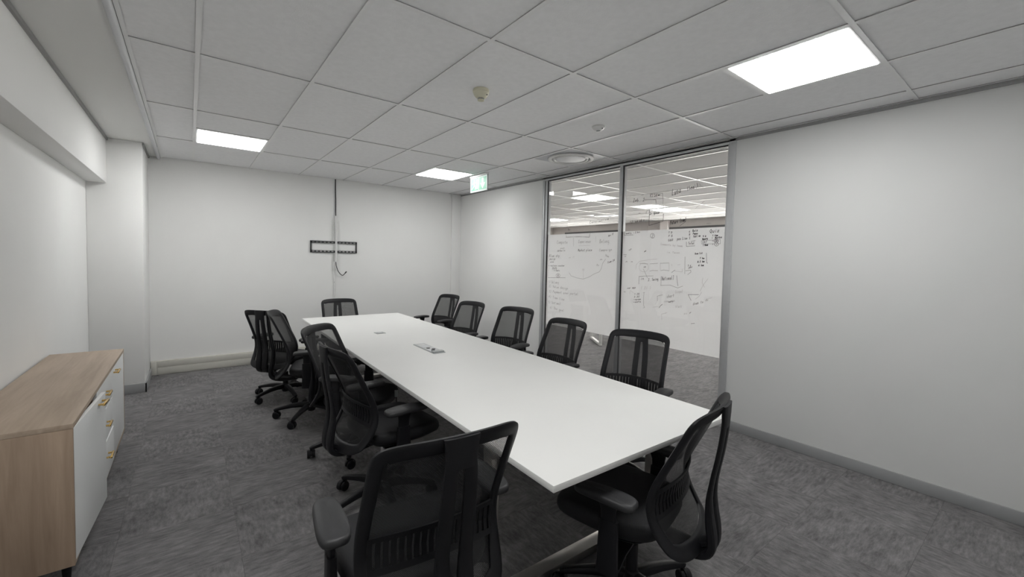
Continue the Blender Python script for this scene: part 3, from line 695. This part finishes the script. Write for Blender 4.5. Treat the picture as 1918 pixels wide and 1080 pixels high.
tag(b_.build('power_cable', MBLACK, smooth=True), 'black cable dropping from the ceiling into the white conduit', 'cable')
t = empty('cable_conduit', (1.684, YB, 1.73)); tag(t, 'white conduit hanging loose in front of the screen bracket', 'conduit')
b_ = MB(); b_.strap([(0, -.045, .335), (.004, -.047, .1), (.004, -.05, -.2), (.0, -.048, -.335)], (1, 0, 0), .03, .02, 10); b_.build('channel', MWPL, t, smooth=True)
b_ = MB(); b_.tube([(0, -.045, .332), (0, -.045, .345)], .012, 10); b_.build('collar', MWPL, t, smooth=True)
t = empty('wall_trunking', (1.672, YB, 1.0)); tag(t, 'slim white trunking running down the wall below the bracket', 'trunking')
MB().box(-.012, .012, -.016, 0, -.83, .27).build('channel', MWPL, t, bevel=.002)
MB().box(-.014, .014, -.018, 0, .40, .98).build('channel', MWPL, t, bevel=.002)
MB().box(-.022, .022, -.03, 0, .27, .38).build('junction_box', MWPL, t, bevel=.004)
MB().lathe([(.004, 0), (.004, .003)], 10, Matrix.Translation((0, -.016, .09)) @ Matrix.Rotation(R(90), 4, 'X')).build('screw', MDK, t)
b_ = MB(); b_.tube(catmull([(1.684, YB - .048, 1.40), (1.69, YB - .05, 1.34), (1.715, YB - .055, 1.26), (1.755, YB - .06, 1.205), (1.785, YB - .06, 1.195), (1.81, YB - .06, 1.22), (1.823, YB - .06, 1.235)], 6), .0055, 8)
t = b_.build('loose_cable', MBLACK, smooth=True); tag(t, 'loose black cable end curling out below the conduit', 'cable')
MB().lathe([(.009, 0), (.009, .03), (.006, .034)], 10, Matrix.Translation((1.815, YB - .06, 1.225)) @ Matrix.Rotation(R(40), 4, 'Y')).build('plug', MBLACK, t, smooth=True)
b_ = MB(); b_.tube(catmull([(1.68, YB - .03, 1.25), (1.70, YB - .035, 1.20), (1.74, YB - .04, 1.172), (1.78, YB - .045, 1.185), (1.80, YB - .05, 1.205)], 6), .003, 6)
tag(b_.build('thin_cable', MWPL, smooth=True), 'thin white cable looping beside the black cable end', 'cable')

# ------------------------------------------------------------------ sideboard
SX0, SX1, SY0, SY1, SZ0, SZ1 = XL + .016, -.446, 1.897, 3.655, .125, .75
t = empty('sideboard', ((SX0 + SX1) / 2, (SY0 + SY1) / 2, 0)); tag(t, 'low oak sideboard with white doors and brass handles against left wall', 'sideboard')
OFS = Vector(t.location)
def sp(m, name, mat, par=None, **k):
    m.v = [tuple(Vector(v) - OFS) for v in m.v]; return m.build(name, mat, par or t, **k)
sp(MB().box(SX0, SX1, SY0, SY1, SZ1 - .022, SZ1), 'top_panel', MOAKT, bevel=.0015)
sp(MB().box(SX0, SX1 - .002, SY0, SY0 + .02, SZ0, SZ1 - .0225), 'side_panel', MOAKS, bevel=.001)
sp(MB().box(SX0, SX1 - .002, SY1 - .02, SY1, SZ0, SZ1 - .0225), 'side_panel', MOAKS, bevel=.001)
sp(MB().box(SX0, SX1 - .002, SY0 + .02, SY1 - .02, SZ0, SZ0 + .02), 'bottom_panel', MOAKT)
sp(MB().box(SX0, SX0 + .008, SY0 + .02, SY1 - .02, SZ0 + .02, SZ1 - .022), 'back_panel', MDOOR)
for y in (2.485, 3.05): sp(MB().box(SX0 + .01, SX1 - .02, y, y + .016, SZ0 + .02, SZ1 - .022), 'divider', MOAKS)
def handle(par, y, z, x, M=None):
    m = MB().box(x, x + .024, y - .042, y - .034, z - .005, z + .005).box(x, x + .024, y + .034, y + .042, z - .005, z + .005).box(x + .018, x + .028, y - .05, y + .05, z - .006, z + .006)
    if M: m.v = [tuple(M @ Vector(v)) for v in m.v]
    sp(m, 'handle', MGOLD, par, bevel=.0015)
FX = SX1 - .003
hinge = Matrix.Translation((FX, SY0 + .004, 0)) @ Matrix.Rotation(R(-3.4), 4, 'Z') @ Matrix.Translation((-FX, -(SY0 + .004), 0))
m = MB().box(FX - .016, FX, SY0 + .004, 2.49, SZ0 + .014, SZ1 - .026, hinge); d_ = sp(m, 'door', MDOOR, bevel=.001); handle(d_, 2.375, .698, FX, hinge)
m = MB().box(FX - .016, FX, 3.062, SY1 - .004, SZ0 + .014, SZ1 - .026); d_ = sp(m, 'door', MDOOR, bevel=.001); handle(d_, 3.16, .69, FX)
for (z0, z1, hz, dx) in ((.139, .355, .268, .004), (.359, .548, .460, 0), (.552, .724, .645, 0)):
    m = MB().box(FX - .016 + dx, FX + dx, 2.496, 3.058, z0, z1); d_ = sp(m, 'drawer', MDOOR, bevel=.001); handle(d_, 2.775, hz, FX + dx)
for (lx, ly) in ((SX0 + .05, SY0 + .1), (SX1 - .045, SY0 + .1), (SX0 + .05, SY1 - .12), (SX1 - .045, SY1 - .12)):
    sp(MB().lathe([(.011, 0), (.013, .01), (.02, SZ0 - .002)], 16, Matrix.Translation((lx, ly, 0))), 'leg', MPL, smooth=True)

# ------------------------------------------------------------------ meeting table
TZ = .727
t = empty('meeting_table', (1.574, 2.609, 0), R(-1.15)); tag(t, 'long white rectangular meeting table surrounded by black chairs', 'table')
TW, TL_ = .595, 2.248
MB().box(-TW, TW, -TL_, TL_, TZ - .025, TZ).build('table_top', MWP, t, bevel=.0012)
for sx in (-.35, .31): MB().box(sx, sx + .04, -TL_ + .46, TL_ - .46, TZ - .066, TZ - .026).build('support_beam', MDK, t)
for sy in (-1, 1):
    y = sy * (TL_ - .42)
    lg = MB().box(-.59, .59, y - .03, y + .03, TZ - .066, TZ - .026).build('leg_frame', MCH, t, bevel=.002)
    for sx in (-.588, .548): MB().box(sx, sx + .04, y - .033, y + .033, .04, TZ - .066).build('leg', MCH, lg, bevel=.003)
    MB().box(-.59, .59, y - .036, y + .036, .006, .044).build('foot', MCH, lg, bevel=.002)
    for sx in (-.5, .5): MB().lathe([(.02, 0), (.02, .006)], 16, Matrix.Translation((sx, y, 0))).build('levelling_foot', MPL, lg)
pw = MB().box(-.052, .052, -.21, .2, TZ - .03, TZ + .004).build('power_outlet_box', MGREY, t, bevel=.0015); pw.location = (-.022, -.04, 0)
MB().box(-.044, .044, .05, .185, TZ + .004, TZ + .0055).build('lid', MALU, pw, bevel=.0005)
MB().box(-.03, .03, .12, .15, TZ + .0055, TZ + .0065).build('label_plate', MWPL, pw)
MB().box(-.044, .044, -.14, .04, TZ + .004, TZ + .006).build('socket_plate', MALU, pw, bevel=.0005)
for k, yy in enumerate((-.02, -.07, -.11)):
    MB().lathe([(.016, TZ + .006), (.016, TZ + .009), (.012, TZ + .0085)], 16, Matrix.Translation((.012 if k % 2 else -.012, yy, 0))).build('socket', MBLACK, pw)
MB().box(-.048, .048, -.195, -.15, TZ + .004, TZ + .014).build('flip_cover', MGREY, pw, bevel=.002)
g_ = MB().box(-.045, .045, -.045, .045, TZ - .02, TZ + .004).build('cable_grommet', MGREY, t, bevel=.002); g_.location = (-.13, .855, 0); g_.rotation_euler = (0, 0, R(3))
MB().box(-.02, .02, -.02, .02, TZ + .004, TZ + .0065).build('grommet_cap', MALU, g_, bevel=.001)
b_ = MB(); b_.tube([(-.36, -.2, TZ - .03), (-.36, -.2, .45), (-.358, -.2, .2), (-.35, -.19, .02)], .004, 6); cb = b_.build('hanging_cable', MBLACK, t)
MB().box(-.372, -.348, -.21, -.19, .42, .47).build('cable_clip', MGREY, cb, bevel=.002)

# ------------------------------------------------------------------ office chairs
PROF = [(.375, -.292), (.41, -.274), (.45, -.247), (.50, -.216), (.55, -.196), (.60, -.190), (.66, -.201), (.73, -.230), (.81, -.268), (.89, -.306), (.98, -.349)]
PC = catmull([(z, y, 0) for z, y in PROF], 5)
PT = [(p.x, p.y) for p in PC]
def yc(z): return interp(PT, z)
def ys(x, z): return yc(z) + .047 * min(1, (abs(x) / .236)) ** 2
OUT = [(0, .977), (.10, .975), (.168, .970), (.206, .958), (.224, .935), (.229, .90), (.231, .80), (.234, .70), (.236, .60), (.236, .53), (.230, .47), (.208, .42), (.155, .394), (.08, .385), (0, .382)]
_o = catmull([(x, z, 0) for x, z in OUT], 4); OUTL = [(p.x, p.y) for p in _o]
OUTL = OUTL + [(-x, z) for x, z in OUTL[-2:0:-1]]
def offs(i):
    n = len(OUTL); a = Vector((*OUTL[(i - 1) % n], 0)); b = Vector((*OUTL[(i + 1) % n], 0)); tt = (b - a).normalized()
    return Vector((tt.y, -tt.x, 0))     # inward normal for the clockwise outline
def fw(z): return .036 + .018 * max(0, min(1, (z - .91) / .05)) + .014 * max(0, min(1, (.56 - z) / .08))
INL = []
for i, (x, z) in enumerate(OUTL):
    nrm = offs(i)
    if nrm.x * -x + nrm.y * (.7 - z) < 0: nrm = -nrm
    INL.append((x + nrm.x * fw(z), z + nrm.y * fw(z)))
def make_chair():
    t = empty('office_chair')
    # base
    MB().lathe([(.03, .055), (.038, .075), (.04, .115), (.03, .135), (.028, .14)], 20).build('base_hub', MPL, t, smooth=True)
    for k in range(5):
        M_ = Matrix.Rotation(2 * math.pi * k / 5, 4, 'Z')
        path = [M_ @ Vector(p) for p in ((.025, 0, .108), (.09, 0, .112), (.17, 0, .105), (.24, 0, .092), (.295, 0, .08), (.312, 0, .074))]
        m = MB(); m.strap(path, M_ @ Vector((0, 1, 0)), [.05, .046, .04, .035, .032, .024], [.05, .046, .038, .031, .028, .02], 12, .6)
        lg = m.build('base_leg', MPL, t, smooth=True)
        # caster hangs under the end of its leg
        c = Matrix.Translation(M_ @ Vector((.302, 0, 0))) @ Matrix.Rotation(rnd.uniform(0, 6.28), 4, 'Z')
        m = MB(); m.lathe([(.009, .05), (.009, .085)], 10, c)
        hood = []
        for a in range(9):
            an = R(-10 + 200 * a / 8); hood.append(c @ Vector((.012 + .034 * math.cos(an), 0, .031 + .034 * math.sin(an))))
        m.strap(hood, c.to_3x3() @ Vector((0, 1, 0)), .018, .006, 8, .7)
        ca = m.build('caster', MPL, t, smooth=True)
        for s in (-1, 1):
            MB().lathe([(.010, -.010), (.027, -.010), (.030, -.006), (.030, .006), (.026, .010), (.008, .0105)], 20, c @ Matrix.Translation((.012, s * .017, .030)) @ Matrix.Rotation(R(90), 4, 'X')).build('wheel', MPL, ca, smooth=True)
    MB().lathe([(.026, .13), (.026, .26), (.024, .262)], 20).build('gas_lift', MPL, t, smooth=True)
    up = []
    up.append(MB().lathe([(.0145, .10), (.0145, .385)], 16).build('piston', MCHR, t, smooth=True))
    me_ = MB().box(-.085, .085, -.13, .10, .375, .412).build('tilt_mechanism', MPL, t, bevel=.01); up.append(me_)
    b_ = MB(); b_.tube([(.08, .04, .385), (.17, .05, .383), (.24, .05, .385)], .006, 8); b_.strap([(.215, .05, .385), (.27, .052, .387)], (0, 1, 0), .03, .01, 8); b_.build('lever', MPL, me_, smooth=True)
    # seat
    m = MB(); rings = []
    for (zz, sc, dz) in ((.408, .80, 0), (.414, .90, 0), (.428, .975, 0), (.446, 1.0, 0), (.462, .99, .5), (.474, .955, .8), (.480, .88, 1), (.484, .6, 1), (.485, .25, 1), (.485, .02, 1)):
        ring = []
        for k in range(40):
            a = 2 * math.pi * k / 40; c, s = math.cos(a), math.sin(a); e = .5
            x = .252 * math.copysign(abs(c) ** e, c) * sc; y = .237 * math.copysign(abs(s) ** e, s) * sc
            wx = 1 - .10 * max(0, -y / .25)
            z = zz - .55 * max(0, y - .12) ** 2 * 4 * .6 + .10 * (x * x) * dz * 2
            ring.append(Vector((x * wx, y + .062, z)))
        rings.append(ring)
    m.loft(rings); st = m.build('seat', MFAB, t, smooth=True, sharp=60); up.append(st)
    m = MB(); m.loft([[Vector((.235 * math.copysign(abs(math.cos(2 * math.pi * k / 32)) ** .5, math.cos(2 * math.pi * k / 32)) * f_, .062 + .215 * math.copysign(abs(math.sin(2 * math.pi * k / 32)) ** .5, math.sin(2 * math.pi * k / 32)) * f_, z - max(0, math.sin(2 * math.pi * k / 32)) ** 4 * .016)) for k in range(32)] for z, f_ in ((.396, .8), (.402, .9), (.412, .94))])
    m.build('seat_shell', MPL, st, smooth=True)
    # armrests
    for s in (-1, 1):
        m = MB()
        m.strap([(s * .272, -.008, .35), (s * .274, -.010, .47), (s * .275, -.012, .565)], (0, 1, 0), [.088, .080, .074], [.034, .033, .030], 12, .5)
        m.strap([(s * .275, -.012, .55), (s * .275, -.010, .60), (s * .275, -.006, .645)], (0, 1, 0), [.060, .062, .085], [.022, .022, .030], 12, .5)
        m.strap([(s * .06, -.01, .392), (s * .18, -.01, .386), (s * .25, -.009, .366), (s * .272, -.008, .37)], (0, 1, 0), [.07, .075, .085, .085], [.02, .02, .028, .03], 12, .6)
        ar = m.build('armrest', MPL, t, smooth=True); up.append(ar)
        m = MB(); rings = []
        for (zz, sc) in ((.644, .86), (.648, .96), (.656, 1.0), (.664, .99), (.670, .93), (.673, .8), (.674, .4), (.674, .02)):
            ring = []
            for k in range(28):
                a = 2 * math.pi * k / 28; c, s_ = math.cos(a), math.sin(a)
                y = .128 * math.copysign(abs(s_) ** .55, s_); x = (.046 - .010 * (y / .128) * .6) * math.copysign(abs(c) ** .55, c)
                ring.append(Vector((s * .275 + x * (1 - (1 - sc) * 1.0), .008 + y * (1 - (1 - sc) * .45), zz - .006 * (y / .128) ** 2)))
            rings.append(ring)
        m.loft(rings); m.build('arm_pad', MPAD, ar, smooth=True, sharp=60)
    # backrest frame
    m = MB(); rings = []
    n = len(OUTL)
    for i in range(n):
        (xo, zo), (xi, zi) = OUTL[i], INL[i]; ring = []
        for k in range(10):
            a = 2 * math.pi * (k + .5) / 10; c, s = math.cos(a), math.sin(a)
            u_ = .5 + .5 * math.copysign(abs(c) ** .6, c); v_ = math.copysign(abs(s) ** .7, s) * .0105
            x = xi + (xo - xi) * u_; z = zi + (zo - zi) * u_
            ring.append(Vector((x, ys(x, z) + v_ - .002, z)))
        rings.append(ring)
    m.loft(rings, closed=True); bf = m.build('backrest_frame', MPL, t, smooth=True, sharp=50); up.append(bf)
    # mesh panel
    top = max(z for x, z in INL); bot = min(z for x, z in INL); hw = {}
    right = sorted([(z, x) for x, z in INL if x >= -1e-6])
    m = MB(); NZ, NX = 30, 14; vs = []
    for i in range(NZ + 1):
        z = bot - .008 + (top - bot + .016) * i / NZ
        zz = min(max(z, bot), top); best = 0
        for (za, xa), (zb, xb) in zip(right, right[1:]):
            if za <= zz <= zb and zb > za: best = max(best, xa + (xb - xa) * (zz - za) / (zb - za))
        h_ = best + .010
        for j in range(NX + 1):
            x = -h_ + 2 * h_ * j / NX; vs.append(Vector((x, ys(x, z) + .003, z)))
    m.add(vs, [(i * (NX + 1) + j, i * (NX + 1) + j + 1, (i + 1) * (NX + 1) + j + 1, (i + 1) * (NX + 1) + j) for i in range(NZ) for j in range(NX)])
    m.build('mesh_panel', MWEAVE, bf, smooth=True, sharp=80)
    # lumbar support with vertical slots
    m = MB()
    def lp(x, z): return Vector((x, ys(x, z) - .008, z))
    for (za, zb) in ((.632, .650), (.536, .554)):
        rings = []
        for k in range(17):
            x = -.205 + .41 * k / 16; dz = .012 * (1 - (x / .205) ** 2)
            rings.append([lp(x, za + dz) + Vector((0, .003, 0)), lp(x, zb + dz) + Vector((0, .003, 0)), lp(x, zb + dz) - Vector((0, .004, 0)), lp(x, za + dz) - Vector((0, .004, 0))])
        m.loft(rings)
    for k in range(19):
        x = -.198 + .396 * k / 18; dz = .012 * (1 - (x / .205) ** 2)
        rings = []
        for z in (.548 + dz, .59 + dz, .638 + dz):
            rings.append([lp(x - .007, z) + Vector((0, .002, 0)), lp(x + .007, z) + Vector((0, .002, 0)), lp(x + .007, z) - Vector((0, .003, 0)), lp(x - .007, z) - Vector((0, .003, 0))])
        m.loft(rings)
    m.build('lumbar_support', MPL, bf)
    # spine: two bars behind the mesh, joined at top and bottom
    sy_ = [(.972, -.353), (.945, -.353), (.90, -.352), (.84, -.347), (.76, -.336), (.68, -.322), (.60, -.313), (.52, -.318), (.45, -.328), (.40, -.324), (.372, -.29), (.362, -.22), (.372, -.11)]
    m = MB()
    for s in (-1, 1):
        xs = [.022, .024, .027, .031, .034, .036, .036, .035, .034, .032, .030, .028, .026]
        path = catmull([(s * xs[i], y, z) for i, (z, y) in enumerate(sy_)], 3)
        m.strap(path, (1, 0, 0), [.042 + .016 * max(0, min(1, (i - 17) / 6)) for i in range(len(path))], [.017 + .016 * max(0, min(1, (i - 16) / 6)) for i in range(len(path))], 10, .6)
    sp_ = m.build('spine', MPL, t, smooth=True); up.append(sp_)
    m = MB(); m.strap([(0, -.355, .974), (0, -.353, .935), (0, -.352, .885)], (1, 0, 0), [.11, .10, .085], [.018, .022, .018], 12, .6); m.build('top_bracket', MPL, sp_, smooth=True)
    m = MB(); m.strap(catmull([(0, -.318, .392), (0, -.28, .374), (0, -.20, .368), (0, -.10, .378)], 3), (1, 0, 0), .10, .034, 12, .6); m.build('tilt_bracket', MPL, sp_, smooth=True)
    m = MB(); m.strap([(0, -.322, .425), (0, -.305, .415), (0, -.285, .405)], (1, 0, 0), .07, .03, 10, .6); m.build('lower_mount', MPL, sp_, smooth=True)
    return t, up
chair0, UP = make_chair()
upn = [o.name for o in UP]
def place(x, y, yaw, dh, brot, label, da=0, first=[True]):
    if first[0]: c = chair0; first[0] = False
    else: c = dup(PROTO)
    c.location = (x, y, 0); c.rotation_euler = (0, 0, R(yaw)); tag(c, label, 'office chair', 'black mesh office chairs around the table')
    for ch in c.children:
        b = ch.name.split('.')[0]
        if b in ('base_leg', 'caster', 'base_hub'): ch.rotation_euler = (0, 0, R(brot))
        elif b != 'gas_lift': ch.location = (0, 0, dh + (da if b == 'armrest' else 0))
    return c
PROTO = chair0
CH = [
 (.570, .675, -5, .04, 20, 'black mesh office chair in the left foreground with its back to the viewer', -.025),
 (1.50, .455, 14, -.012, 44, 'black mesh office chair seen side-on at the near right end of the table', -.055),
 (.887, 1.825, -85, .022, 62, 'black mesh office chair on the left side, directly behind the foreground chair', -.035),
 (.955, 2.61, -133, -.024, 19, 'black mesh office chair on the left side, second behind the foreground chair', 0),
 (.845, 3.53, -107, .008, 49, 'black mesh office chair seen edge-on on the left side, third behind the foreground', -.015),
 (.75, 4.27, -48, -.03, 38, 'black mesh office chair farthest left, its back against the far trunking', 0),
 (1.56, 4.98, 181, -.07, 0, 'black mesh office chair at the far head of the table under the screen bracket', 0),
 (2.745, 4.83, 101, -.03, 0, 'farthest black mesh office chair on the right side, nearest the far wall', -.015),
 (2.42, 3.68, 101, -.014, 15, 'black mesh office chair on the right side overlapping the farthest one', -.014),
 (2.455, 2.81, 104, .005, 30, 'black mesh office chair in the middle of the right side before the white wall', -.013),
 (2.37, 2.03, 93, -.012, 10, 'black mesh office chair on the right side before the left glass pane', -.01),
 (2.32, 1.165, 105, .006, 20, 'nearest black mesh office chair on the right side before the right glass pane', -.02),
]
for c in CH: place(*c)

# ------------------------------------------------------------------ a white desk in the office, seen under the frosted film
t = empty('office_desk', (6.45, 4.15, 0), R(-35)); tag(t, 'white loop-leg desk in the office seen below the frosted film', 'desk')
MB().box(-.75, .75, -.4, .4, .70, .725).build('desk_top', MWP, t, bevel=.002)
for s in (-1, 1):
    m = MB().box(s * .66 - .025, s * .66 + .025, -.36, .36, 0, .04).box(s * .66 - .025, s * .66 + .025, -.36, -.32, .04, .70).box(s * .66 - .025, s * .66 + .025, .32, .36, .04, .70)
    m.build('loop_leg', MWPL, t, bevel=.003)
